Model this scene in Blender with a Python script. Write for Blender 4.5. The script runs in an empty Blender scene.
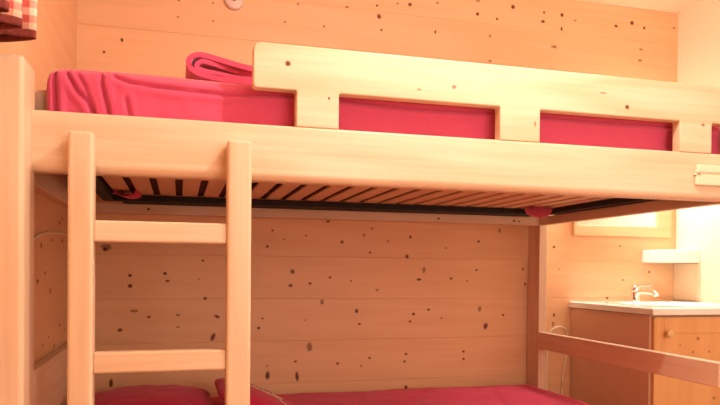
import bpy, bmesh, math, random
from mathutils import Vector, Matrix, noise
random.seed(4)
C = bpy.context.scene.collection
PI = math.pi
# ---------------------------------------------------------------- materials
def new_mat(name):
    m = bpy.data.materials.new(name); m.use_nodes = True
    nt = m.node_tree; b = nt.nodes['Principled BSDF']
    return m, nt, b
def N(nt, t, **kw):
    n = nt.nodes.new(t)
    for k, v in kw.items(): setattr(n, k, v)
    return n
def ramp(nt, stops, interp='LINEAR'):
    r = N(nt, 'ShaderNodeValToRGB'); e = r.color_ramp; e.interpolation = interp
    while len(e.elements) < len(stops): e.elements.new(0.5)
    for el, (p, c) in zip(e.elements, stops):
        el.position = p; el.color = (*c, 1)
    return r
def wood(name, axis, light, dark, rough=.42, planks=None, streak=.55, scale=1.0, coat=0.0):
    """pine: fine streaks along an axis, broad cathedral figure, optional plank-by-plank tint"""
    m, nt, b = new_mat(name); L = nt.links.new
    tc = N(nt, 'ShaderNodeTexCoord'); oi = N(nt, 'ShaderNodeObjectInfo')
    off = N(nt, 'ShaderNodeVectorMath', operation='SCALE'); L(oi.outputs['Random'], off.inputs['Scale'])
    off.inputs[0].default_value = (7.3, 5.1, 9.7)
    add = N(nt, 'ShaderNodeVectorMath', operation='ADD'); L(tc.outputs['Object'], add.inputs[0]); L(off.outputs[0], add.inputs[1])
    src = add.outputs[0]
    sc = [38*scale]*3; sc[axis] = 1.3*scale
    if planks:
        z0, pitch, pax = planks
        sp = N(nt, 'ShaderNodeSeparateXYZ'); L(tc.outputs['Object'], sp.inputs[0])
        a = N(nt, 'ShaderNodeMath', operation='SUBTRACT'); L(sp.outputs[pax], a.inputs[0]); a.inputs[1].default_value = z0
        d = N(nt, 'ShaderNodeMath', operation='DIVIDE'); L(a.outputs[0], d.inputs[0]); d.inputs[1].default_value = pitch
        f = N(nt, 'ShaderNodeMath', operation='FLOOR'); L(d.outputs[0], f.inputs[0])
        wn = N(nt, 'ShaderNodeTexWhiteNoise', noise_dimensions='1D'); L(f.outputs[0], wn.inputs['W'])
        sh = N(nt, 'ShaderNodeVectorMath', operation='SCALE'); sh.inputs[0].default_value = (13, 11, 17); L(wn.outputs['Value'], sh.inputs['Scale'])
        ad2 = N(nt, 'ShaderNodeVectorMath', operation='ADD'); L(src, ad2.inputs[0]); L(sh.outputs[0], ad2.inputs[1]); src = ad2.outputs[0]
    mp = N(nt, 'ShaderNodeMapping'); mp.inputs['Scale'].default_value = sc; L(src, mp.inputs['Vector'])
    n1 = N(nt, 'ShaderNodeTexNoise'); n1.inputs['Scale'].default_value = 2.2; n1.inputs['Detail'].default_value = 5; n1.inputs['Roughness'].default_value = .62
    L(mp.outputs[0], n1.inputs['Vector'])
    sc2 = [9.0*scale]*3; sc2[axis] = .9*scale
    mp2 = N(nt, 'ShaderNodeMapping'); mp2.inputs['Scale'].default_value = sc2; L(src, mp2.inputs['Vector'])
    n2 = N(nt, 'ShaderNodeTexNoise'); n2.inputs['Scale'].default_value = 1.0; n2.inputs['Detail'].default_value = 1.5
    L(mp2.outputs[0], n2.inputs['Vector'])
    w = N(nt, 'ShaderNodeMath', operation='MULTIPLY'); L(n2.outputs['Fac'], w.inputs[0]); w.inputs[1].default_value = 26
    s = N(nt, 'ShaderNodeMath', operation='SINE'); L(w.outputs[0], s.inputs[0])
    s2 = N(nt, 'ShaderNodeMath', operation='MULTIPLY_ADD'); L(s.outputs[0], s2.inputs[0]); s2.inputs[1].default_value = .5; s2.inputs[2].default_value = .5
    mx = N(nt, 'ShaderNodeMix', data_type='FLOAT'); mx.inputs[0].default_value = .72
    L(s2.outputs[0], mx.inputs[2]); L(n1.outputs['Fac'], mx.inputs[3])
    r = ramp(nt, [(.5-streak*.5, dark), (.5+streak*.5, light)]); L(mx.outputs[0], r.inputs[0])
    col = r.outputs[0]
    if planks:
        hv = N(nt, 'ShaderNodeHueSaturation'); L(col, hv.inputs['Color'])
        mr = N(nt, 'ShaderNodeMapRange'); mr.inputs['To Min'].default_value = .97; mr.inputs['To Max'].default_value = 1.03
        L(wn.outputs['Value'], mr.inputs[0]); L(mr.outputs[0], hv.inputs['Value']); col = hv.outputs[0]
    L(col, b.inputs['Base Color']); b.inputs['Roughness'].default_value = rough
    b.inputs['Specular IOR Level'].default_value = .35
    b.inputs['Coat Weight'].default_value = coat; b.inputs['Coat Roughness'].default_value = .25
    bp = N(nt, 'ShaderNodeBump'); bp.inputs['Strength'].default_value = .05; bp.inputs['Distance'].default_value = .002
    L(n1.outputs['Fac'], bp.inputs['Height']); L(bp.outputs[0], b.inputs['Normal'])
    return m
def knotmat(name, core, ring, amt=1.0):
    """a branch knot: dark core, browner ring, uneven edge fading into the board"""
    m, nt, b = new_mat(name); L = nt.links.new
    uv = N(nt, 'ShaderNodeUVMap'); uv.uv_map = 'UVMap'
    tc = N(nt, 'ShaderNodeTexCoord')
    nz = N(nt, 'ShaderNodeTexNoise'); nz.inputs['Scale'].default_value = 90; L(tc.outputs['Object'], nz.inputs['Vector'])
    ln = N(nt, 'ShaderNodeVectorMath', operation='LENGTH'); L(uv.outputs[0], ln.inputs[0])
    ad = N(nt, 'ShaderNodeMath', operation='MULTIPLY_ADD'); L(nz.outputs['Fac'], ad.inputs[0]); ad.inputs[1].default_value = .5; L(ln.outputs['Value'], ad.inputs[2])
    r = ramp(nt, [(.55, core), (.8, ring)]); L(ad.outputs[0], r.inputs[0]); L(r.outputs[0], b.inputs['Base Color'])
    b.inputs['Roughness'].default_value = .5
    al = ramp(nt, [(.72, (amt, amt, amt)), (.92, (.35*amt,)*3), (1.0, (0, 0, 0))])
    sc = N(nt, 'ShaderNodeMath', operation='MULTIPLY'); L(ad.outputs[0], sc.inputs[0]); sc.inputs[1].default_value = .85
    L(sc.outputs[0], al.inputs[0]); L(al.outputs[0], b.inputs['Alpha'])
    return m
def plain(name, col, rough=.5, metal=0, noisy=0, nscale=40, bump=0, sheen=0, coat=0):
    m, nt, b = new_mat(name); L = nt.links.new
    b.inputs['Base Color'].default_value = (*col, 1); b.inputs['Roughness'].default_value = rough; b.inputs['Metallic'].default_value = metal
    b.inputs['Coat Weight'].default_value = coat
    if sheen:
        b.inputs['Sheen Weight'].default_value = sheen; b.inputs['Sheen Roughness'].default_value = .45; b.inputs['Sheen Tint'].default_value = (1, .55, .6, 1)
        b.inputs['Specular IOR Level'].default_value = .15
    if noisy or bump:
        tc = N(nt, 'ShaderNodeTexCoord'); n = N(nt, 'ShaderNodeTexNoise'); n.inputs['Scale'].default_value = nscale; n.inputs['Detail'].default_value = 5
        L(tc.outputs['Object'], n.inputs['Vector'])
        if noisy:
            r = ramp(nt, [(.3, tuple(c*(1-noisy) for c in col)), (.7, tuple(min(1, c*(1+noisy)) for c in col))])
            L(n.outputs['Fac'], r.inputs[0]); L(r.outputs[0], b.inputs['Base Color'])
        if bump:
            bp = N(nt, 'ShaderNodeBump'); bp.inputs['Strength'].default_value = bump; bp.inputs['Distance'].default_value = .003
            L(n.outputs['Fac'], bp.inputs['Height']); L(bp.outputs[0], b.inputs['Normal'])
    return m
PITCH, Z0 = .1735, .855
WALL_L, WALL_D = (.81, .49, .27), (.75, .43, .225)
M = {}
M['wall_x'] = wood('knotty_pine_wall_x', 0, WALL_L, WALL_D, planks=(Z0-10*PITCH, PITCH, 2), rough=.5)
M['wall_y'] = wood('knotty_pine_wall_y', 1, WALL_L, WALL_D, planks=(Z0-10*PITCH, PITCH, 2), rough=.5)
BL, BD = (.81, .61, .45), (.71, .48, .31)
M['bed_x'] = wood('bed_pine_x', 0, BL, BD, coat=.08, rough=.42, streak=.42)
M['bed_y'] = wood('bed_pine_y', 1, BL, BD, coat=.08, rough=.42)
M['bed_z'] = wood('bed_pine_z', 2, BL, BD, coat=.08, rough=.42, streak=.5)
M['slat'] = wood('slat_beech_y', 1, (.80, .55, .34), (.72, .46, .27), rough=.45)
M['vanity_side'] = wood('vanity_veneer', 2, (.74, .45, .31), (.72, .43, .29), rough=.35)
M['vanity_front'] = wood('vanity_pine', 2, (.80, .46, .21), (.72, .38, .16), rough=.35)
M['floor'] = wood('floor_boards', 1, (.66, .42, .23), (.56, .33, .17), planks=(-5, .14, 0))
M['mirror_wood'] = wood('mirror_frame_pine', 0, WALL_L, WALL_D)
M['knot'] = knotmat('knot_dark', (.075, .02, .006), (.30, .09, .03))
M['knot_soft'] = knotmat('knot_soft', (.25, .085, .03), (.48, .20, .08), .55)
M['plaster'] = plain('cream_plaster', (.88, .72, .53), .8, noisy=.02, nscale=60, bump=.05)
M['ceil'] = plain('ceiling_plaster', (.86, .66, .47), .85, noisy=.02, nscale=30)
M['fleece'] = plain('pink_red_fleece', (.62, .078, .165), .85, noisy=.04, nscale=260, bump=.15, sheen=.8)
M['cotton'] = plain('crimson_cotton', (.62, .022, .095), .8, noisy=.06, nscale=300, bump=.15, sheen=.25)
M['tick'] = plain('beige_ticking', (.60, .46, .36), .85, noisy=.1, nscale=35)
M['black'] = plain('black_metal_frame', (.005, .004, .004), .7)
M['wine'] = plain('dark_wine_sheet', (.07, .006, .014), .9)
M['chrome'] = plain('chrome', (.86, .83, .80), .12, 1)
M['ceramic'] = plain('white_ceramic', (.94, .93, .91), .12, coat=.5)
M['white'] = plain('white_laminate', (.88, .86, .82), .35)
M['plastic'] = plain('cream_plastic', (.86, .76, .58), .4)
M['disc'] = plain('pale_pink_wood_disc', (.72, .52, .42), .4, noisy=.06, nscale=30)
M['brown'] = plain('brown_recess', (.12, .05, .025), .6)
M['knob'] = plain('light_turned_wood', (.80, .55, .28), .35, noisy=.08, nscale=60)
M['thread'] = plain('cream_thread', (.80, .60, .42), .7)
M['cord'] = plain('cream_cord', (.88, .72, .52), .5)
M['steel'] = plain('steel_screw', (.5, .45, .4), .3, 1)
M['wall_panel'] = plain('cream_panel', (.86, .70, .48), .35)
m, nt, b = new_mat('mirror_glass'); b.inputs['Base Color'].default_value = (.93, .93, .91, 1); b.inputs['Metallic'].default_value = 1; b.inputs['Roughness'].default_value = .03; M['mirror'] = m
def emis(name, col, s):
    m, nt, b = new_mat(name); b.inputs['Emission Color'].default_value = (*col, 1); b.inputs['Emission Strength'].default_value = s
    b.inputs['Base Color'].default_value = (*col, 1); return m
# gingham (cloth pattern follows the cloth's own UV)
m, nt, b = new_mat('red_gingham'); L = nt.links.new
uv = N(nt, 'ShaderNodeUVMap'); uv.uv_map = 'UVMap'
sp = N(nt, 'ShaderNodeSeparateXYZ'); L(uv.outputs[0], sp.inputs[0])
def stripe(o):
    a = N(nt, 'ShaderNodeMath', operation='MULTIPLY'); L(o, a.inputs[0]); a.inputs[1].default_value = 2*PI/.030
    s = N(nt, 'ShaderNodeMath', operation='SINE'); L(a.outputs[0], s.inputs[0])
    k = N(nt, 'ShaderNodeMapRange'); k.inputs['From Min'].default_value = -.15; k.inputs['From Max'].default_value = .15; L(s.outputs[0], k.inputs[0])
    return k.outputs[0]
su, sv = stripe(sp.outputs[0]), stripe(sp.outputs[1])
ad = N(nt, 'ShaderNodeMath', operation='ADD'); L(su, ad.inputs[0]); L(sv, ad.inputs[1])
hf = N(nt, 'ShaderNodeMath', operation='MULTIPLY'); L(ad.outputs[0], hf.inputs[0]); hf.inputs[1].default_value = .5
r = ramp(nt, [(.0, (.90, .78, .62)), (.5, (.84, .42, .34)), (1, (.68, .13, .12))]); L(hf.outputs[0], r.inputs[0]); L(r.outputs[0], b.inputs['Base Color'])
b.inputs['Roughness'].default_value = .9; M['gingham'] = m
M['hem'] = plain('dark_red_hem', (.20, .03, .025), .9, noisy=.3, nscale=120)

# ---------------------------------------------------------------- geometry helpers
class MB:
    def __init__(s): s.bm = bmesh.new(); s.uv = s.bm.loops.layers.uv.new('UVMap')
    def box(s, x0, x1, y0, y1, z0, z1, bev=.003, seg=2, mi=0):
        t = bmesh.new(); bmesh.ops.create_cube(t, size=1)
        for v in t.verts: v.co = Vector(((x0+x1)/2+v.co.x*(x1-x0), (y0+y1)/2+v.co.y*(y1-y0), (z0+z1)/2+v.co.z*(z1-z0)))
        if bev: bmesh.ops.bevel(t, geom=list(t.edges), offset=bev, segments=seg, affect='EDGES', profile=.5)
        s.merge(t, mi); return s
    def prism(s, pts, axis, a, b, bev=0, seg=2, mi=0):
        """polygon pts in the two other axes, extruded along axis from a to b"""
        t = bmesh.new(); o = [i for i in range(3) if i != axis]
        def P(p, h):
            c = [0, 0, 0]; c[o[0]], c[o[1]] = p; c[axis] = h; return c
        lo = [t.verts.new(P(p, a)) for p in pts]; hi = [t.verts.new(P(p, b)) for p in pts]
        n = len(pts); t.faces.new(lo); t.faces.new(hi[::-1])
        for i in range(n): t.faces.new((lo[i], hi[i], hi[(i+1) % n], lo[(i+1) % n]))
        bmesh.ops.recalc_face_normals(t, faces=t.faces)
        if bev:
            es = [e for e in t.edges if (e.verts[0] in lo) == (e.verts[1] in lo)]
            bmesh.ops.bevel(t, geom=es, offset=bev, segments=seg, affect='EDGES', profile=.5)
        s.merge(t, mi); return s
    def tube(s, pts, r, n=10, mi=0, radii=None):
        pts = [Vector(p) for p in pts]; t = bmesh.new(); rings = []
        up = Vector((0, 0, 1))
        for i, p in enumerate(pts):
            d = (pts[min(i+1, len(pts)-1)]-pts[max(i-1, 0)]).normalized()
            a = d.cross(up)
            if a.length < .05: a = d.cross(Vector((1, 0, 0)))
            a.normalize(); c = a.cross(d).normalized(); rr = radii[i] if radii else r
            rings.append([t.verts.new(p+rr*(math.cos(k*2*PI/n)*a+math.sin(k*2*PI/n)*c)) for k in range(n)])
        for A, B in zip(rings, rings[1:]):
            for k in range(n): t.faces.new((A[k], A[(k+1) % n], B[(k+1) % n], B[k]))
        t.faces.new(rings[0][::-1]); t.faces.new(rings[-1])
        bmesh.ops.recalc_face_normals(t, faces=t.faces); s.merge(t, mi); return s
    def lathe(s, prof, c, axis, n=28, mi=0):
        """prof = (radius, height) pairs turned about axis through c"""
        t = bmesh.new(); o = [i for i in range(3) if i != axis]; rings = []
        for r_, h in prof:
            ring = []
            for k in range(n):
                q = [0, 0, 0]; q[o[0]] = r_*math.cos(2*PI*k/n); q[o[1]] = r_*math.sin(2*PI*k/n); q[axis] = h
                ring.append(t.verts.new(Vector(q)+Vector(c)))
            rings.append(ring)
        for A, B in zip(rings, rings[1:]):
            for k in range(n): t.faces.new((A[k], A[(k+1) % n], B[(k+1) % n], B[k]))
        if prof[0][0] > 1e-4: t.faces.new(rings[0][::-1])
        if prof[-1][0] > 1e-4: t.faces.new(rings[-1])
        bmesh.ops.remove_doubles(t, verts=t.verts, dist=1e-5)
        bmesh.ops.recalc_face_normals(t, faces=t.faces); s.merge(t, mi); return s
    def grid(s, rows, mi=0, uvs=None, closed=False):
        vs = [[s.bm.verts.new(p) for p in r] for r in rows]
        for i in range(len(vs)-1):
            m_ = len(vs[i]); rng = range(m_) if closed else range(m_-1)
            for j in rng:
                k = (j+1) % m_
                f = s.bm.faces.new((vs[i][j], vs[i+1][j], vs[i+1][k], vs[i][k])); f.material_index = mi; f.smooth = True
                if uvs:
                    for lp, (a, b_) in zip(f.loops, ((i, j), (i+1, j), (i+1, k), (i, k))): lp[s.uv].uv = uvs[a][b_]
        return vs
    def knot(s, center, ru, rv, plane='y', out=-1, lift=.0004, mi=1, rot=0):
        """irregular disc lying on the board, part of the board's own mesh"""
        ang = [2*PI*k/14 for k in range(14)]; vs = []; uvs = []
        for a in ang:
            u, v = math.cos(a), math.sin(a)
            du = (u*math.cos(rot)-v*math.sin(rot)*1.0)
            x = ru*u; y = rv*v; X = x*math.cos(rot)-y*math.sin(rot); Y = x*math.sin(rot)+y*math.cos(rot)
            c = Vector(center)
            if plane == 'y': c += Vector((X, out*lift, Y))
            elif plane == 'x': c += Vector((out*lift, X, Y))
            vs.append(s.bm.verts.new(c)); uvs.append((u, v))
        f = s.bm.faces.new(vs); f.material_index = mi
        for lp, q in zip(f.loops, uvs): lp[s.uv].uv = q
    def merge(s, t, mi=0):
        me = bpy.data.meshes.new('tmp')
        for f in t.faces: f.material_index = mi; f.smooth = True
        t.to_mesh(me); t.free(); s.bm.from_mesh(me); bpy.data.meshes.remove(me)
    def build(s, name, mats, parent=None, flat=False, wn=True):
        me = bpy.data.meshes.new(name); s.bm.to_mesh(me); s.bm.free()
        for mm in (mats if isinstance(mats, (list, tuple)) else [mats]): me.materials.append(mm)
        o = bpy.data.objects.new(name, me); C.objects.link(o)
        if flat:
            for p in me.polygons: p.use_smooth = False
        else:
            me.set_sharp_from_angle(angle=math.radians(50))
            if wn: q = o.modifiers.new('weighted', 'WEIGHTED_NORMAL'); q.keep_sharp = True; q.weight = 80
        if parent is not None:
            o.parent = parent; o.matrix_parent_inverse = Matrix.Translation(parent.location).inverted()
        return o
def tag(o, label, cat, group=None):
    o['label'] = label; o['category'] = cat
    if group: o['group'] = group
    return o
def thing(name, label, cat, loc, group=None):
    o = bpy.data.objects.new(name, None); C.objects.link(o); o.location = loc; o.empty_display_size = .1
    return tag(o, label, cat, group)
def struct(o): o['kind'] = 'structure'; return o
def smooth_path(pts, n=8):
    """Catmull-Rom through points"""
    P = [Vector(p) for p in pts]; P = [2*P[0]-P[1]]+P+[2*P[-1]-P[-2]]; out = []
    for i in range(1, len(P)-2):
        for k in range(n):
            t = k/n; a, b_, c, d = P[i-1], P[i], P[i+1], P[i+2]
            out.append(.5*((2*b_)+(c-a)*t+(2*a-5*b_+4*c-d)*t*t+(3*b_-a-3*c+d)*t**3))
    out.append(P[-2]); return out

# ---------------------------------------------------------------- the room
XL, XR, YB, YF, ZC = -.377, 2.315, 2.72, -1.3, 2.225
CX, CY, CZ = 0, 0, .97
# camera model used only to turn measured sight lines into places on the back wall
CAM_F, CAM_YAW, CAM_PITCH, CAM_ROLL, CAM_CY = 667.7, 15.1615, -.5214, .4688, 277.27
def sight(u, v):
    r = math.radians(CAM_ROLL); du = u-360; dv = v-CAM_CY
    x = (du*math.cos(r)+dv*math.sin(r))/CAM_F; yv = (du*math.sin(r)-dv*math.cos(r))/CAM_F
    pt = math.radians(CAM_PITCH); zc = math.cos(pt)-yv*math.sin(pt); yc = math.sin(pt)+yv*math.cos(pt)
    y = math.radians(CAM_YAW)
    return Vector((x*math.cos(y)+zc*math.sin(y), -x*math.sin(y)+zc*math.cos(y), yc))
def onY(u, v, Y): d = sight(u, v); return d*(Y/d.y)+Vector((0, 0, CZ))
def onX(u, v, X): d = sight(u, v); return d*(X/d.x)+Vector((0, 0, CZ))

w = MB()
k = -5
while True:
    z0 = max(0, Z0+k*PITCH); z1 = min(ZC, Z0+(k+1)*PITCH)
    if z0 >= ZC: break
    if z1 > .02: w.box(XL-.02, XR+.02, YB, YB+.02, z0, z1, .0017, 1)
    k += 1
w.box(XL-.02, XR+.02, YB+.018, YB+.06, 0, ZC, 0)
# knots seen on the back wall: (u, v, radius u, radius v, soft, rotation) in photo sight lines
KN = [(104,52,1.4,1.3,0,0),(122,40,1.4,2,0,0),(213,21,1.3,1,1,0),(197,53,1.6,1.2,1,0),(213,3,1.2,1.2,1,0),(179,0.5,1.2,1.2,1,0),(178,17,1.2,1.2,1,0),
 (298,4,1.5,1.3,1,0),(285,22,1.5,1.2,1,0),(324,26.5,1.5,1.5,1,0),(347,7,2.0,1.3,1,0),(377,5.5,1.5,1.2,0,0),(379,16.5,2.3,2.6,0,.4),(381.5,30,1.3,1.3,0,0),(397.5,3.5,1.5,1.2,1,0),(410,4.5,2,2,0,0),
 (437.5,3,1.5,1.5,1,0),(435.3,32,1.1,1.8,0,0),(477.5,14,2.1,1.9,0,0),(497,19,1.6,1.2,0,0),(513,7,2.2,2.4,0,0),(544,12.5,1.5,1.3,0,0),(543,21.5,2.4,1.6,0,0),(554,47,4,1.6,1,0),(490,36,1.6,2,1,0),(490,61,2,1.5,1,0),(478,1,2.5,1.2,1,0),
 (562,15,1.9,2.1,0,0),(561.5,29,1.2,2.2,0,0),(575,20.5,1.8,1.2,1,0),(616,26,2,1.5,0,0),(632,23,2.1,2.1,0,0),(644,28,1.6,1.5,0,0),(641,49.5,2.5,1.2,1,0),(640,60.5,2.5,1.3,1,0),(555,46,1.5,1,1,0),(674,28,2,1,1,0),
 (130,275.5,2.2,1.8,0,0),(130,286,2.6,2.6,0,0),(165,273.5,2.0,2.0,0,0),(167.5,281,2.4,1.4,0,0),(203,260.5,1.7,1.3,0,0),(199,279,1.2,1,1,0),(205,298.5,1.8,2,0,0),(106,247,6,4,1,0),(105,249,2.5,2.5,0,0),
 (134,311,5,1.8,1,0),(149,317,1.9,1.5,0,0),(178,315,3,1.4,1,0),(120,330,3,2,0,.15),(178,327,2.2,1.4,1,0),(217,316.5,3.6,1.9,0,-.5),(213,337,2.6,5.2,0,-.35),(111,383,2.3,5,0,0),
 (272.5,230.5,1.4,1.3,0,0),(306,235.5,1.6,1.2,1,0),(284,239.5,1,1,0,0),(267.5,246.5,1.8,1.8,0,0),(328,221.5,2.6,1.4,0,0),(342,242,2.1,1.9,0,0),(364,235,1.9,2,1,0),(372,228.5,2,1.6,1,0),(370,252.5,1.5,1.5,0,0),(388,241,2,1.3,1,0),
 (292.5,271.5,2.6,3,0,0),(290.5,285.5,2.5,2.1,0,0),(310,283.5,1.9,1.7,0,0),(330,277.5,1.9,1.3,0,0),(351,281,1.8,1.2,1,0),(377,290,2,1.3,1,0),(322,302,2.5,3.4,1,0),(356.5,311,2.3,2.8,0,0),(359.5,324,2,1.3,0,0),
 (262.5,318.5,1.4,1.2,0,0),(258.5,328,2,1.7,0,0),(305,320,1.2,1,1,0),(309.5,347,3.6,6,1,0),(267.5,375.5,2.8,5.6,0,0),(297,376.5,2.3,6,0,.12),(295.5,361.5,2,1.4,0,0),(337.5,363.5,1.9,1.7,0,0),(369.5,358,1.7,1.4,0,0),(361,366,1.4,1,0,0),(267,366,1.4,1.2,1,0),
 (410.3,237,1.9,1.9,0,0),(407,256.5,2.2,2.6,0,0),(424,270,2.4,4,1,0),(419,279.5,3,1.6,0,0),(451,278.5,1.7,1.6,0,0),(476.5,270,1.4,1.3,0,0),(467,281,1.2,1,0,0),(478.5,241.5,1.7,1.6,0,0),(446,248,1.4,1.2,1,0),(499.5,230.5,1.6,3,1,0),
 (428.5,309.5,1.9,1.6,0,0),(413.5,314,2.2,1.8,0,0),(410,321.5,1.8,1.4,0,0),(441.5,318,1.7,.9,0,0),(479.5,309,2.4,3.6,1,0),(485.5,326,2.8,4,0,-.25),(503,315,1.7,1.5,0,0),(406,354,1.8,1.5,0,0),(404.5,361.5,1.9,1.5,0,0),(463.5,351.5,1.8,1.5,0,0),(463.5,359,1.7,1.5,0,0),(406,387.5,2.2,3.2,0,0),(369.5,358,1,1,0,0),
 (523,269,1.8,2,1,0),(525,284,1.4,1.6,0,0),(554,247,1.8,1.6,0,0),(554,315,1.6,2,0,0),(553,324,1.9,3,1,0),(559,269,1.4,1,1,0),
 (623,280,2,1.2,1,0),(649,272,1.9,1.8,1,0),(620,246,1.8,1.2,1,0),(607,298,2,1.3,0,0)]
for (u, v, a, b_, soft, rot) in KN:
    p = onY(u, v, YB); px = 1/CAM_F*p.length
    w.knot(p, a*px*.92, b_*px*.92, 'y', -1, mi=2 if soft else 1, rot=rot)
struct(w.build('wall_back', [M['wall_x'], M['knot'], M['knot_soft']], flat=True))
w = MB(); k = -5
while True:
    z0 = max(0, Z0+k*PITCH); z1 = min(ZC, Z0+(k+1)*PITCH)
    if z0 >= ZC: break
    if z1 > .02: w.box(XL-.02, XL, YF, YB, z0, z1, .0006, 1)
    k += 1
w.box(XL-.06, XL-.018, YF, YB, 0, ZC, 0)
KL = [(50,179,1.6,1.2),(62,219,1.2,2.5),(59,223,1,3),(47,231.5,1,1),(41,245.5,1.2,4),(52,240,1.1,2.2),(62,241,1,3),(60,222,1,1),(45,273,1.2,3),(37.5,281,1.5,2.6),(50,291,1.3,4),(50,292,1,3),(37.5,282,1.2,2.3),(59.5,325,1.3,2.4),(64.8,330,1,1.6),(48.5,337,1,1.6),(42.5,345,1.1,2.5),(54,346,1.2,3)]
for (u, v, a, b_) in KL:
    p = onX(u, v, XL); px = 1/CAM_F*p.length
    w.knot(p, a*px*2.8, b_*px*.7, 'x', 1, mi=1)
struct(w.build('wall_left', [M['wall_y'], M['knot']], flat=True))
struct(MB().box(XR, XR+.05, YF, YB, 0, ZC, 0).build('wall_right', M['plaster'], flat=True))
struct(MB().box(XL-.06, XR+.05, YF-.05, YF, 0, ZC, 0).build('wall_front', M['wall_x'], flat=True))
struct(MB().box(XL-.06, XR+.05, YF-.05, YB+.06, ZC, ZC+.04, 0).build('ceiling', M['ceil'], flat=True))
struct(MB().box(XL-.06, XR+.05, YF-.05, YB+.06, -.04, 0, 0).build('floor', M['floor'], flat=True))

# ---------------------------------------------------------------- bunk bed frame
bed = thing('bunk_bed', 'pale pine bunk bed frame with cut-out guard rail, filling the room against the knotty wall', 'bunk bed', (.6, 2.1, 0))
YR, TR = 1.57, .045                      # front face of the long boards, their thickness
XE = 1.519
def post(x0, x1, y0, y1, z1, bev=.009): return MB().box(x0, x1, y0, y1, 0, z1, bev, 4)
post(-.374, -.307, 1.497, 1.612, 1.408, .012).build('post', M['bed_z'], bed)
post(1.528, 1.595, 1.50, 1.60, 1.408).build('post', M['bed_z'], bed)
post(XE, 1.558, 2.612, 2.712, 1.45, .003).build('post', M['bed_z'], bed)
post(-.374, -.320, 2.63, 2.712, 1.30, .005).build('post', M['bed_z'], bed)
KM = [M['bed_x'], M['knot'], M['knot_soft']]
def prof_arc(cy, cz, ry, rz, a0, a1, n=7): return [(cy+ry*math.cos(a0+(a1-a0)*i/n), cz+rz*math.sin(a0+(a1-a0)*i/n)) for i in range(n+1)]
r = MB().prism(prof_arc(YR+.018, 1.200, .018, .020, PI, 1.5*PI) + prof_arc(YR+TR-.005, 1.185, .005, .005, -PI/2, 0, 3) + prof_arc(YR+TR-.006, 1.306, .006, .006, 0, PI/2, 3) + prof_arc(YR+.007, 1.305, .007, .007, PI/2, PI, 4), 0, -.3085, 1.53, 0)
r.build('side_rail', KM, bed)
# guard: one cut-out piece, long board with rounded left corner and three blocks down to the rail
g = MB()
def arc(cx, cz, r_, a0, a1, n=6): return [(cx+r_*math.cos(a0+(a1-a0)*i/n), cz+r_*math.sin(a0+(a1-a0)*i/n)) for i in range(n+1)]
pts = [(1.53, 1.504)] + arc(.164+.018, 1.504-.018, .018, PI/2, PI) + arc(.164+.009, 1.397+.009, .009, PI, 1.5*PI)
for x0, x1 in ((.266, .370), (.796, .912), (1.348, 1.456)):
    pts += [(x0-.004, 1.397), (x0-.001, 1.396), (x0, 1.393), (x0, 1.3115), (x1, 1.3115), (x1, 1.393), (x1+.001, 1.396), (x1+.004, 1.397)]
pts += [(1.53, 1.397)]
g.prism(pts, 1, YR, YR+.032, .004, 3)
def K(u, v, a, b_, soft=0, Y=YR, rot=0):
    p = onY(u, v, Y); px = p.length/CAM_F; return (p, a*px*1.0, b_*px*1.0, 'y', -1, .0004, 2 if soft else 1, rot)
for q in ((288, 63.5, 2.4, 2.4), (454, 87, 2.4, 2.0, 1), (419, 89.5, 2, 1, 1), (627, 107, 2.2, 2.2, 0), (603, 93, 3.5, .8, 1), (703, 125, 1.8, 1.4, 1), (329, 98.5, 1.2, 1.2, 0), (535, 124, 1, 3, 1)): g.knot(*K(*q))
g.build('guard_rail', KM, bed)
# battens which carry the slatted base
bb = MB().box(-.32, XE, 2.612, 2.652, 1.177, 1.213, .003)
for q in ((438.5, 218.5, 1.6, 1.2), (514, 220.8, 1.6, 1.2), (519, 221.5, 1.3, 1), (148.5, 209, 1.5, 1.4)): bb.knot(*K(*q, 0, 2.612))
bb.build('slat_batten', KM, bed)
MB().box(-.3, 1.52, YR+TR, YR+TR+.03, 1.185, 1.213, .003).build('slat_batten', KM, bed)
MB().box(XE, XE+.03, 1.60, 2.612, 1.176, 1.213, .003).build('slat_batten', M['bed_y'], bed)
MB().box(-.376, -.345, 1.612, 2.63, 1.178, 1.30, .003).build('end_board', M['bed_y'], bed)
MB().box(-.376, -.345, 1.612, 2.63, .56, .716, .004).build('end_board', M['bed_y'], bed)
MB().box(1.562, 1.59, 1.60, 2.64, 1.30, 1.40, .004).build('end_board', M['bed_y'], bed)
MB().box(XE, XE+.030, 1.60, 2.612, .638, .711, .004, 3).build('end_rail', M['bed_y'], bed)
MB().box(-.308, 1.53, YR, YR+.03, .30, .43, .006, 3).build('lower_side_rail', M['bed_x'], bed)
MB().box(-.32, XE, 2.66, 2.69, .30, .42, .004).build('lower_side_rail', M['bed_x'], bed)
MB().box(-.308, XE, YR+.03, 2.66, .318, .336, .002).build('lower_base_board', M['bed_x'], bed)
# cream clip fastened on the rail
cl = thing('plastic_clip', 'cream plastic clip with two grooves fastened to the right end of the upper bed rail', 'clip', (1.45, YR, 1.25))
c = MB()
c.box(1.396, 1.526, YR-.013, YR-.0003, 1.219, 1.247, .003, 2)
c.box(1.391, 1.526, YR-.010, YR-.0003, 1.247, 1.2535, .0015, 2)
c.box(1.396, 1.526, YR-.014, YR-.0003, 1.2535, 1.277, .004, 2)
c.build('clip_body', M['plastic'], cl)
MB().lathe([(.0001, -.002), (.003, -.002), (.0035, 0), (.0035, .002)], (1.402, YR-.0135, 1.2495), 1, 12).build('screw', M['steel'], cl)

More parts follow.
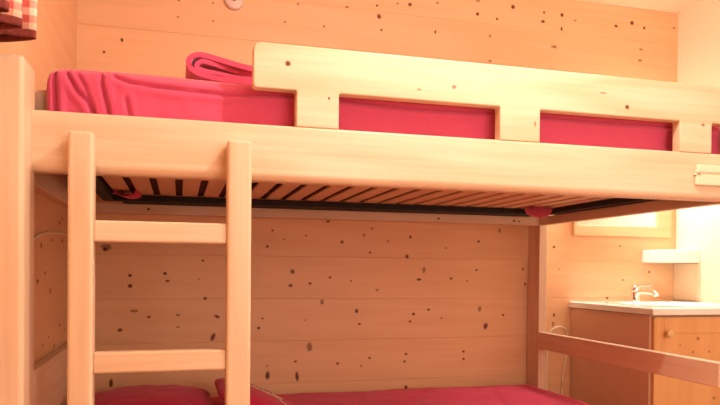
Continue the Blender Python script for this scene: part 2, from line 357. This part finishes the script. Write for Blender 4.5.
# ---------------------------------------------------------------- ladder
ld = thing('bunk_ladder', 'short pale pine ladder with rounded stiles leaning flat on the upper bunk rail', 'ladder', (-.035, 1.54, 0))
for x0, x1 in ((-.228, -.177), (.103, .157)):
    MB().box(x0, x1, 1.518, 1.569, 0, 1.262, .0075, 4).build('stile', M['bed_z'], ld)
rg = None
for z0 in (1.029, .745, .461, .177):
    rr = MB().box(-.1785, .1045, 1.528, 1.560, z0, z0+.046, .006, 4)
    rr.build('rung', M['bed_x'], ld)

# ---------------------------------------------------------------- slatted base of the upper bunk
sb = thing('slatted_base', 'black-framed slatted base with light wooden slats under the upper mattress', 'slatted base', (.63, 2.1, 1.213))
f = MB()
f.box(-.262, 1.512, 2.50, 2.545, 1.2135, 1.235, .003); f.box(-.262, 1.512, 1.625, 1.655, 1.2135, 1.235, .003)
f.build('frame', M['black'], sb)
MB().box(-.262, -.225, 1.655, 2.50, 1.2135, 1.2345, .003).build('frame_end', M['black'], sb)
MB().box(1.478, 1.533, 1.655, 2.50, 1.2135, 1.2345, .003).build('frame_end', M['black'], sb)
MB().box(-.2, 1.47, 2.545, 2.63, 1.2135, 1.224, .002).build('frame_flange', M['black'], sb)
sl0 = MB().box(-.0265, .0265, 1.66, 2.532, 1.2355, 1.2435, .0025, 2).build('slat', M['slat'], None)
n = 23
for i in range(n):
    o = sl0 if i == 0 else sl0.copy()
    if i: C.objects.link(o)
    o.parent = sb; o.matrix_parent_inverse = Matrix.Translation(sb.location).inverted()
    o.location = (-.190+i*.0752, 0, 0)

# ---------------------------------------------------------------- upper mattress, duvet, blanket
def rounded_slab(name, x0, x1, y0, y1, z0, z1, r_, mat, bulge=.0):
    mb = MB().box(x0, x1, y0, y1, z0, z1, r_, 5); return mb
ma = rounded_slab('m', -.335, 1.50, 1.668, 2.58, 1.262, 1.385, .03, M['tick']).build('mattress', M['tick'])
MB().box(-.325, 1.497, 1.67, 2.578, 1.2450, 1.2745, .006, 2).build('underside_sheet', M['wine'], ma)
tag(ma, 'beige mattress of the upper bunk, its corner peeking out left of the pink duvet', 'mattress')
def segdist(p, line):
    best = 9
    for a, b_ in zip(line, line[1:]):
        ax, az = a; bx, bz = b_; dx, dz = bx-ax, bz-az
        t = max(0, min(1, ((p[0]-ax)*dx+(p[1]-az)*dz)/(dx*dx+dz*dz)))
        qx, qz = ax+dx*t, az+dz*t; s_ = (p[0]-qx)*dz-(p[1]-qz)*dx
        d = math.hypot(p[0]-qx, p[1]-qz)
        if d < abs(best): best = math.copysign(d, s_)
    return best
CR = [([(-.252, 1.45), (-.246, 1.412), (-.226, 1.375), (-.202, 1.348), (-.190, 1.32), (-.186, 1.27)], .0085),
      ([(-.226, 1.412), (-.206, 1.376), (-.192, 1.342), (-.184, 1.31)], .006),
      ([(-.174, 1.44), (-.172, 1.385), (-.160, 1.34), (-.150, 1.28)], .008),
      ([(-.274, 1.44), (-.270, 1.36), (-.268, 1.27)], .009),
      ([(-.12, 1.36), (-.112, 1.32), (-.11, 1.27)], .004),
      ([(-.155, 1.428), (-.142, 1.408), (-.11, 1.397), (-.05, 1.393), (.02, 1.391), (.11, 1.391), (.19, 1.397), (.5, 1.392), (1.5, 1.392)], .006)]
def duvet():
    mb = MB(); xs = []; x = -.292
    while x < 1.556: xs.append(x); x += .0035 if x < .2 else .02
    # cross-section (y, z) from the tucked front hem over the top to the back
    sec = [(1.626, 1.262+.006*i) for i in range(22)]
    for i in range(1, 15):
        a = PI/2*i/14; sec.append((1.626+.045*(1-math.cos(a)), 1.388+.042*math.sin(a)))
    for i in range(1, 12): sec.append((1.671+.86*i/12, 1.430+.012*math.sin(PI*i/12)))
    for i in range(0, 9):
        a = PI/2*i/8; sec.append((2.545+.045*math.sin(a), 1.388+.042*math.cos(a)))
    sec.append((2.59, 1.30))
    rows = []
    for x in xs:
        e = 1.0
        tl = (x+.292)/.035
        sq = math.sqrt(max(0, 1-(1-min(1, tl))**2))         # rounding of the left end
        row = []
        for y, z in sec:
            yy, zz = y, z
            if y < 1.68:
                dd = 0
                for line, dep in CR:
                    d = segdist((x, z), line)
                    dd += 1.5*dep*math.exp(-(d/.0045)**2) - dep*.8*math.exp(-((abs(d)-.012)/.008)**2)
                n_ = noise.noise(Vector((x*9, z*9, 1.7)))*.004 + noise.noise(Vector((x*30, z*25, 4)))*.0015
                k = 1 if y < 1.66 else .6
                yy += max(-.004, dd+n_+.0005)*k if z > 1.31 else max(0, dd*.3)
                if z > 1.415: yy -= (dd+n_)*k*.7
            else:
                zz += noise.noise(Vector((x*5, y*5, 3)))*.006
            zz += .004*noise.noise(Vector((x*4, 0, 9)))*(1 if z > 1.38 else 0)
            zz -= (1-sq)*.030*max(0, min(1, (z-1.30)/.13)); yy += (1-sq)*.02*(1 if y < 1.66 else 0)
            row.append((x, yy, zz))
        rows.append(row)
    # left hem turns in
    rows.insert(0, [(rows[0][j][0]+.004, p[1]+(.012 if p[1] < 1.7 else 0), p[2]-.012) for j, p in enumerate(rows[0])])
    mb.grid(rows)
    bmesh.ops.recalc_face_normals(mb.bm, faces=mb.bm.faces)
    return mb
dv = duvet().build('duvet', M['fleece'], wn=False); tag(dv, 'pink-red fleece duvet covering the upper bunk mattress behind the guard rail', 'duvet')
s = dv.modifiers.new('thick', 'SOLIDIFY'); s.thickness = .005; s.offset = -1
dv.data.set_sharp_from_angle(angle=math.radians(180))
# ------- folded blanket lying on the duvet, fold to the left
def ribbon(path, t, y0, y1, mb, ny=10, seed=0):
    """a thick strip that follows path (x, z), spread from y0 to y1"""
    pts = smooth_path([(p[0], 0, p[1]) for p in path], 8); n_ = len(pts); prof = []
    nrm = []
    for i, p in enumerate(pts):
        d = (pts[min(i+1, n_-1)]-pts[max(i-1, 0)]).normalized(); nrm.append(Vector((-d.z, 0, d.x)))
    ring = [p+q*t/2 for p, q in zip(pts, nrm)]
    e = pts[-1]; d = (pts[-1]-pts[-2]).normalized()
    ring += [e+d*t*.45+nrm[-1]*t*.2, e+d*t*.45-nrm[-1]*t*.2]
    ring += [p-q*t/2 for p, q in reversed(list(zip(pts, nrm)))]
    d = (pts[0]-pts[1]).normalized(); ring += [pts[0]+d*t*.45-nrm[0]*t*.2, pts[0]+d*t*.45+nrm[0]*t*.2]
    cen = sum(ring, Vector())/len(ring); rows = []
    for j in range(ny+1):
        v = j/ny; y = y0+(y1-y0)*v; row = []
        edge = .004*(1 if j in (0, ny) else 0)
        for p in ring:
            a = noise.noise(Vector((p.x*14, y*9, p.z*20+seed)))*.003
            row.append((p.x+a, y+noise.noise(Vector((p.x*10, seed, p.z*30)))*.008, p.z+a+.012*(v)*0))
        rows.append(row)
    vs = mb.grid(rows, closed=True)
    mb.bm.faces.new(vs[0]); mb.bm.faces.new(vs[-1])
    return vs
bk = MB()
# outer fold: bottom layer, round the left bend, top layer; sinks towards the right
ribbon([(.46, 1.4495), (.30, 1.4495), (.16, 1.4495), (.075, 1.4555), (.040, 1.4630), (.021, 1.480), (.026, 1.500), (.050, 1.5085), (.10, 1.5005), (.17, 1.4835), (.25, 1.482), (.46, 1.4815)], .0135, 1.74, 2.25, bk, 14, 1)
ribbon([(.45, 1.4610), (.30, 1.4610), (.17, 1.4600), (.09, 1.4680), (.056, 1.4725), (.041, 1.4825), (.054, 1.4935), (.09, 1.4880), (.17, 1.4715), (.26, 1.4710), (.45, 1.471)], .0100, 1.745, 2.24, bk, 14, 5)
bmesh.ops.recalc_face_normals(bk.bm, faces=bk.bm.faces)
for v in bk.bm.verts: v.co.z += .006
b_o = bk.build('folded_blanket', M['fleece'], wn=False); tag(b_o, 'bright pink-red blanket folded in layers on top of the upper duvet', 'blanket')
b_o.data.set_sharp_from_angle(angle=math.radians(80))
# end tuck of the fitted sheet hanging under the slats
tk = MB(); rows = []
for j in range(9):
    v = j/8; row = []
    for i in range(13):
        u = i/12; a = PI*u
        x = 1.398-.056*math.cos(a)*(1-.15*v); z = 1.234-.043*math.sin(a)**.7*(1-.1*v)
        row.append((x, 2.40+.04*v+.006*math.sin(a*3+v*2), z+.002*math.sin(i*2.1)))
    rows.append(row)
top = [(p[0], p[1], 1.247) for p in rows[0]]
tk.grid([[(x, y, 1.2345) for x, y, z in rows[0]]]+rows+[[(x, y, 1.2345) for x, y, z in rows[-1]]])
bmesh.ops.recalc_face_normals(tk.bm, faces=tk.bm.faces)
t_o = tk.build('sheet_corner', M['fleece'], wn=False); tag(t_o, 'crimson sheet corner drooping below the slats at the far right corner', 'sheet')
t_o.modifiers.new('s', 'SOLIDIFY').thickness = .002

tk = MB(); rows = []
for j in range(9):
    v = j/8
    rows.append([(-.178+.034*math.cos(PI*i/12)*(1-.1*v)+.02*v, 2.36+.10*v+.004*math.sin(i), 1.2345-.020*math.sin(PI*i/12)**.7) for i in range(13)])
tk.grid(rows); bmesh.ops.recalc_face_normals(tk.bm, faces=tk.bm.faces)
t_o = tk.build('sheet_corner', M['cotton'], wn=False); tag(t_o, 'small crimson bulge of sheet below the slats near the far left corner, behind the ladder', 'sheet')
t_o.modifiers.new('s', 'SOLIDIFY').thickness = .002

# ---------------------------------------------------------------- lower bunk
lm = MB().box(-.340, 1.49, 1.63, 2.655, .3365, .440, .03, 5).build('mattress', M['tick']); tag(lm, 'beige mattress of the lower bunk, under the crimson cover', 'mattress')
lc = MB(); rows = []
QL = [([(.72, 1.7), (.80, 2.3), (.98, 2.56)], .006), ([(1.08, 1.7), (1.15, 2.2), (1.28, 2.6)], .005), ([(.55, 1.7), (.62, 2.2), (.70, 2.6)], .004), ([(1.38, 1.7), (1.40, 2.3), (1.44, 2.58)], .006)]
nx, ny = 120, 70
for i in range(nx+1):
    x = -.325+(1.515+.325)*i/nx; row = []
    for j in range(ny+1):
        y = 1.61+(2.664-1.61)*j/ny
        ex = min(x+.325, 1.515-x); ey = min(y-1.61, 2.664-y); e = max(0, min(ex, ey))
        R = .05; h = math.sqrt(max(0, 1-(1-min(1, e/R))**2))
        base = .450+.032*h
        z = base + .005*noise.noise(Vector((x*4, y*4, 0)))*h + .003*noise.noise(Vector((x*13, y*11, 2)))*h
        for line, dep in QL:
            d = segdist((x, y), line); z -= dep*math.exp(-(d/.010)**2)*h
        row.append((x, y, z))
    rows.append(row)
g0 = [[(p[0], p[1], .4575) for p in r_] for r_ in rows]
def skirt(a, b_): lc.grid([a, b_])
lc.grid(rows)
per = rows[0] + [r_[-1] for r_ in rows[1:]] + rows[-1][::-1][1:] + [r_[0] for r_ in rows[::-1][1:]]
lc.grid([per, [(p[0], p[1], .380) for p in per]])
bmesh.ops.remove_doubles(lc.bm, verts=lc.bm.verts, dist=1e-5)
bmesh.ops.recalc_face_normals(lc.bm, faces=lc.bm.faces)
o = lc.build('duvet', M['cotton'], wn=False); tag(o, 'crimson quilted cover lying over the lower bunk mattress', 'duvet')
o.data.set_sharp_from_angle(angle=math.radians(180))
def pillow(cx, cy, cz, wx, wy, T, rot=(0, 0, 0), seed=0, n_=36, tb=.12):
    mb = MB(); R_ = Matrix.Rotation(rot[2], 3, 'Z') @ Matrix.Rotation(rot[1], 3, 'Y') @ Matrix.Rotation(rot[0], 3, 'X')
    def pt(u, v, s_):
        f_ = (max(0, 1-abs(u)**2.5)**.5)*(max(0, 1-abs(v)**2.5)**.5)
        pin = 1-.05*(abs(v)**2)*(1-abs(u)); pin2 = 1-.05*(abs(u)**2)*(1-abs(v))
        nz = 1+.10*noise.noise(Vector((u*2+seed, v*2, s_)))
        k_ = max(abs(u), abs(v), 1e-6)/((abs(u)**4+abs(v)**4)**.25+1e-9)
        p = Vector((u*k_*wx/2*pin2, v*k_*wy/2*pin, (T/2 if s_ > 0 else -T*tb)*f_*nz+.004*noise.noise(Vector((u*6, v*5, seed)))*f_))
        q = R_ @ p + Vector((cx, cy, cz)); lo = .4885 if s_ < 0 else .4925
        d_ = q.z-lo; q.z = lo + .5*(d_+math.sqrt(d_*d_+.00002)); return q
    for s_ in (1, -1):
        rows = [[pt(math.sin(PI/2*(2*i/n_-1)), math.sin(PI/2*(2*j/n_-1)), s_) for j in range(n_+1)] for i in range(n_+1)]
        mb.grid(rows)
    bmesh.ops.remove_doubles(mb.bm, verts=mb.bm.verts, dist=1e-5)
    bmesh.ops.recalc_face_normals(mb.bm, faces=mb.bm.faces)
    return mb, pt
mb, _ = pillow(-.095, 2.33, .526, .42, .46, .080, (0, 0, .0), 2, tb=.40)
o = mb.build('pillow', M['cotton'], wn=False); tag(o, 'plain crimson pillow behind the ladder, at the left end of the lower bunk', 'pillow')
pr = thing('embroidered_pillow', 'crimson pillow with thin cream floral embroidery on the lower bunk, right of the ladder', 'pillow', (.30, 2.30, .50))
mb, pt = pillow(.268, 2.28, .514, .33, .44, .085, (0, .42, .0), 7, tb=.42)
pc = mb.build('pillowcase', M['cotton'], pr, wn=False)
em = MB()
def stitch(uvs):
    pts = [pt(u, v, 1)+Vector((0, 0, .0012)) for u, v in [(p.x, p.y) for p in smooth_path([(a, b_, 0) for a, b_ in uvs], 6)]]
    em.tube(pts, .0016, 6)
stitch([(-.55, .35), (-.3, .15), (0, .05), (.3, -.2), (.55, -.3)])
for (a, b_) in ((-.4, .5), (-.15, .38), (.1, .42), (.3, .15)):
    stitch([(a+.10*math.cos(t), b_+.12*math.sin(t)) for t in [k*PI/4 for k in range(8)]]); stitch([(a, b_-.12), (a+.05, b_-.28)])
stitch([(-.6, .1), (-.5, .25), (-.35, .3), (-.25, .15)]); stitch([(.0, .25), (.12, .1), (.3, .0), (.42, .05)])
em.build('embroidery', M['thread'], pc)['label'] = 'cream embroidered flowers'

# ---------------------------------------------------------------- gingham curtain at top left
cu = thing('gingham_curtain', 'red and cream gingham curtain with dark hem hanging at the left wall above the bed', 'curtain', (-.33, 1.42, 1.43))
path = smooth_path([(-.374, 1.545, 0), (-.345, 1.535, 0), (-.290, 1.505, 0), (-.288, 1.492, 0), (-.325, 1.490, 0), (-.350, 1.478, 0), (-.335, 1.455, 0), (-.302, 1.440, 0), (-.300, 1.425, 0), (-.33, 1.41, 0), (-.355, 1.395, 0), (-.335, 1.37, 0), (-.305, 1.355, 0), (-.31, 1.335, 0), (-.345, 1.32, 0), (-.35, 1.30, 0), (-.315, 1.27, 0), (-.31, 1.25, 0), (-.35, 1.22, 0)], 6)
arc = [0]
for a, b_ in zip(path, path[1:]): arc.append(arc[-1]+(b_-a).length)
def cloth(z0, z1, mat, name, nz=14, off=0):
    mb = MB(); rows = []; uvs = []
    for i in range(nz+1):
        z = z0+(z1-z0)*i/nz
        rows.append([(max(XL+.004, p.x+.004*noise.noise(Vector((p.y*20, z*6, 0)))+off), p.y+.006*noise.noise(Vector((p.y*15, z*5, 5))), z) for p in path])
        uvs.append([(a, z) for a in arc])
    mb.grid(rows, uvs=uvs); bmesh.ops.recalc_face_normals(mb.bm, faces=mb.bm.faces)
    o = mb.build(name, mat, cu, wn=False); o.modifiers.new('s', 'SOLIDIFY').thickness = .0015; o.data.set_sharp_from_angle(angle=math.radians(180)); return o
cloth(1.456, 2.10, M['gingham'], 'cloth'); cloth(1.440, 1.4565, M['hem'], 'hem', 3)
MB().tube([(-.332, 1.10, 2.10), (-.332, 1.60, 2.10)], .008, 14).tube([(-.332, 1.59, 2.10), (XL+.001, 1.59, 2.10)], .006).tube([(-.332, 1.11, 2.10), (XL+.001, 1.11, 2.10)], .006).build('curtain_rod', M['steel'], cu)

# ---------------------------------------------------------------- small things on the walls
hk = thing('wall_hook', 'small round pale disc with a dark centre screw, high on the back wall', 'wall hook', (.205, YB, 2.043))
MB().lathe([(.0385, 0), (.0385, -.009), (.036, -.014), (.030, -.0175), (.0075, -.0185), (.0070, -.010), (.0001, -.010)], (.205, YB-.0005, 2.046), 1, 40).build('disc', M['disc'], hk)
MB().lathe([(.0068, -.0095), (.0068, -.0125), (.0001, -.0135)], (.205, YB-.0005, 2.046), 1, 16).build('screw', M['brown'], hk)
MB().tube([(.205, YB-.016, 2.066), (.205, YB-.05, 2.066), (.205, YB-.062, 2.072), (.205, YB-.064, 2.088)], .006, 12).build('peg', M['disc'], hk)
cd = MB().tube(smooth_path([(XL+.004, 1.90, 1.040), (XL+.004, 1.965, 1.055), (XL+.005, 2.06, 1.069), (XL+.005, 2.17, 1.077), (XL+.004, 2.30, 1.082), (XL+.004, 2.442, 1.085), (XL+.004, 2.62, 1.080)], 8), .0034, 8).build('cord', M['cord'])
tag(cd, 'thin cream cord sagging across the left wall behind the ladder', 'cord')
lp = MB().tube(smooth_path([(1.628, YB-.006, .02), (1.622, YB-.006, .4), (1.624, YB-.006, .645), (1.634, YB-.006, .69), (1.650, YB-.007, .712), (1.680, YB-.008, .722), (1.708, YB-.007, .716), (1.722, YB-.006, .70), (1.727, YB-.006, .62), (1.700, YB-.006, .45), (1.715, YB-.006, .25), (1.70, YB-.006, .02)], 8), .0036, 8)
tag(lp.build('cable_loop', M['cord']), 'cream cable loop on the wall left of the washbasin cabinet', 'cable')

# mirror with light wood frame
mi = thing('wall_mirror', 'rectangular mirror in a light wood frame on the back wall above the washbasin', 'mirror', (1.99, YB, 1.14))
fr = MB()
fr.box(1.747, 2.275, YB-.020, YB-.0005, 1.142, 1.192, .003); fr.box(1.747, 2.275, YB-.020, YB-.0005, 1.58, 1.62, .003)
fr.box(1.747, 1.768, YB-.020, YB-.0005, 1.19, 1.585, .003); fr.box(2.200, 2.275, YB-.020, YB-.0005, 1.19, 1.585, .003)
fr.build('mirror_frame', M['mirror_wood'], mi)
MB().box(1.766, 2.202, YB-.010, YB-.0005, 1.188, 1.587, 0).build('mirror_glass', M['mirror'], mi, flat=True)
# mirror lamp (hidden behind the guard rail from the photo's side, lights the basin corner)
wl = thing('mirror_lamp', 'white strip lamp above the mirror on the back wall', 'lamp', (1.99, YB, 1.66))
MB().box(1.83, 2.17, YB-.03, YB-.0005, 1.645, 1.685, .004).build('lamp_base', M['white'], wl)
MB().tube([(1.835, YB-.05, 1.665), (2.165, YB-.05, 1.665)], .020, 16).build('lamp_tube', emis('warm_tube', (1, .88, .72), 14), wl)
# corner shelf
sh = MB(); pts = [(2.126, YB-.0005)] + [(2.315-.001-.187*math.cos(a)*1.0, YB-.0005-.160*math.sin(a)**1.0) for a in [PI/2*i/12 for i in range(1, 12)]] + [(XR-.001, 2.559), (XR-.001, YB-.0005)]
sh.prism(pts, 2, 1.021, 1.081, .004, 2)
tag(sh.build('corner_shelf', M['white']), 'thick white corner shelf above the washbasin', 'shelf')
tag(MB().box(XR-.008, XR-.0005, 2.562, YB-.001, .846, 1.019, .001).build('right_wall_panel', M['wall_panel']), 'thin cream panel on the right wall between basin and shelf', 'wall_panel')  # thin cream panel on the wall, from basin top up to the shelf

# ---------------------------------------------------------------- vanity
va = thing('vanity_cabinet', 'pine washbasin cabinet with flat reddish side and round knob, right of the bunk', 'cabinet', (2.03, 2.44, 0))
XV, YV = 1.745, 2.165
MB().box(XV, XV+.018, YV+.018, YB-.001, .06, .8095, .001).build('side_panel', M['vanity_side'], va)
MB().box(XR-.02, XR-.002, YV+.018, YB-.001, .06, .8095, .001).build('side_panel', M['vanity_side'], va)
MB().box(XV+.018, XR-.02, YB-.02, YB-.001, .06, .8095, .001).build('back_panel', M['vanity_side'], va)
MB().box(XV+.018, XR-.02, YV+.06, YB-.02, .06, .078, .001).build('bottom_panel', M['vanity_side'], va)
MB().box(XV+.018, XR-.02, YV+.05, YB-.03, 0, .06, .001).build('plinth', M['vanity_side'], va)
MB().box(XV+.018, XR-.02, YV+.018, YV+.034, .79, .8095, .001).build('top_strip', M['vanity_side'], va)
d = MB()
XD0, XD1 = XV+.008, XR-.004
d.box(XD0, XD0+.045, YV, YV+.0175, .065, .803, .002); d.box(XD1-.045, XD1, YV, YV+.0175, .065, .803, .002)
d.box(XD0+.045, XD1-.045, YV, YV+.0175, .739, .803, .002); d.box(XD0+.045, XD1-.045, YV, YV+.0175, .065, .12, .002)
d.box(XD0+.040, XD1-.040, YV+.004, YV+.0165, .115, .745, .001)
for q in ((709, 351.5, 1.3, 1.3, 1), (698, 338.5, 2, 2, 1), (693, 352, 1.4, 1.4, 1), (714, 398, 2, 1.6, 1), (680, 345, 1, .8, 1)): d.knot(*K(*q, Y=YV) if len(q) == 5 else K(*q, 0, YV))
door = d.build('door', [M['vanity_front'], M['knot'], M['knot_soft']], va)
kb = MB().lathe([(.006, 0), (.0065, -.012), (.012, -.016), (.0155, -.022), (.0150, -.028), (.010, -.032), (.0001, -.033)], (0, 0, 0), 1, 24)
for v in kb.bm.verts: v.co += Vector((XD0+.052, YV, .741))
ko = kb.build('knob', M['knob'], door); ko['label'] = 'round light wooden knob'; 
wb = thing('washbasin', 'white ceramic washbasin top set on the pine cabinet', 'washbasin', (2.03, 2.44, .81))
t = MB(); rows = []
X0, X1, Y0, Y1 = XV-.008, XR-.002, YV-.012, YB-.002
nx, ny = 56, 56
for i in range(nx+1):
    row = []
    for j in range(ny+1):
        x = X0+(X1-X0)*i/nx; y = Y0+(Y1-Y0)*j/ny
        e = min(x-X0, X1-x, y-Y0)
        z = .838+.0035*(1-math.exp(-(e/.006)**2)) - (.003 if e < .004 else 0)
        cxx, cyy = (X0+X1)/2, Y0+.235
        rr = ((abs(x-cxx)/.215)**2.6+(abs(y-cyy)/.165)**2.6)**(1/2.6)
        if rr < 1: z -= .115*(1-rr**3)**.8*1.0
        elif rr < 1.12: z += .0025*math.sin((rr-1)/.12*PI)
        row.append((x, y, z))
    rows.append(row)
t.grid(rows)
per = rows[0] + [r_[-1] for r_ in rows[1:]] + rows[-1][::-1][1:] + [r_[0] for r_ in rows[::-1][1:]]
t.grid([per, [(p[0], p[1], .812) for p in per]])
bmesh.ops.remove_doubles(t.bm, verts=t.bm.verts, dist=1e-5); bmesh.ops.recalc_face_normals(t.bm, faces=t.bm.faces)
t.build('basin', M['ceramic'], wb, wn=False)
MB().lathe([(.018, 0), (.018, .003), (.010, .0045), (.0001, .003)], ((X0+X1)/2, Y0+.235, .7275), 2, 20).build('drain', M['chrome'], wb)
fa = thing('basin_tap', 'chrome single-lever tap on the back of the white washbasin', 'tap', (2.026, 2.628, .841))
xf = 2.026
MB().lathe([(.026, 0), (.026, .004), (.021, .008), (.020, .030), (.0205, .045)], (xf, 2.632, .841), 2, 24).build('tap_body', M['chrome'], fa)
MB().tube(smooth_path([(xf, 2.635, .872), (xf, 2.60, .885), (xf, 2.55, .888), (xf, 2.505, .884), (xf, 2.492, .875)], 6), .011, 14, radii=None).build('spout', M['chrome'], fa)
MB().lathe([(.0205, .046), (.022, .052), (.021, .066), (.012, .074), (.0001, .075)], (xf, 2.632, .841), 2, 24).tube([(xf, 2.632, .907), (xf, 2.58, .916), (xf, 2.525, .918)], .006, 10, radii=[.010, .007, .005]).build('lever', M['chrome'], fa)

# ---------------------------------------------------------------- ceiling lamp and added front fill
cl = thing('ceiling_lamp', 'round warm ceiling lamp above the floor in front of the bunk', 'lamp', (.72, 1.12, ZC))
MB().lathe([(.13, 0), (.13, -.015), (.12, -.02)], (.72, 1.12, ZC-.0005), 2, 40).build('lamp_base', M['white'], cl)
MB().lathe([(.115, -.02), (.112, -.045), (.09, -.068), (.05, -.082), (.0001, -.086)], (.72, 1.12, ZC-.0005), 2, 40).build('lamp_shade', emis('warm_glass', (1, .84, .64), 3), cl)
def light(name, kind, loc, energy, col, **kw):
    d = bpy.data.lights.new(name, kind); d.energy = energy; d.color = col
    for k_, v in kw.items(): setattr(d, k_, v)
    o = bpy.data.objects.new(name, d); C.objects.link(o); o.location = loc; return o
light('ceiling_lamp_light', 'POINT', (.72, 1.12, ZC-.16), 22, (1, .88, .74), shadow_soft_size=.02)
a = light('mirror_lamp_light', 'AREA', (1.99, YB-.09, 1.64), 5.2, (1, .92, .80), shape='RECTANGLE', size=.30, size_y=.05)
a.rotation_euler = (math.radians(-25), 0, 0)
a = light('front_fill_light', 'AREA', (1.35, YF+.06, 1.45), 22, (1, .91, .81), shape='RECTANGLE', size=1.5, size_y=1.3)  # added soft fill from behind the camera, brightens the bunk side
a.rotation_euler = (math.radians(90), 0, 0)
wf = MB()
for bx in ((.55, 2.20, 2.08, 2.16), (.55, 2.20, .72, .80), (.55, .63, .80, 2.08), (2.12, 2.20, .80, 2.08), (1.34, 1.40, .80, 2.08)): wf.box(bx[0], bx[1], YF+.0005, YF+.04, bx[2], bx[3], .004)
struct(wf.build('fill_light_frame', M['bed_x']))  # unseen frame added around the fill light
wd = bpy.data.worlds.new('World'); bpy.context.scene.world = wd; wd.use_nodes = True
wd.node_tree.nodes['Background'].inputs[0].default_value = (1, .85, .7, 1); wd.node_tree.nodes['Background'].inputs[1].default_value = .3

# ---------------------------------------------------------------- camera
cam = bpy.data.cameras.new('camera'); co = bpy.data.objects.new('camera', cam); C.objects.link(co)
cam.sensor_width = 36; cam.lens = 36*CAM_F/720; cam.shift_y = (CAM_CY-202.5)/720; cam.clip_start = .02
yaw, pit, rol = map(math.radians, (CAM_YAW, CAM_PITCH, CAM_ROLL))
R_ = Matrix.Rotation(-yaw, 4, 'Z') @ Matrix.Rotation(PI/2+pit, 4, 'X') @ Matrix.Rotation(rol, 4, 'Z')
co.matrix_world = Matrix.Translation((CX, CY, CZ)) @ R_
sc = bpy.context.scene; sc.camera = co
sc.view_settings.view_transform = 'Standard'; sc.view_settings.look = 'None'; sc.view_settings.gamma = 1; sc.view_settings.exposure = .66
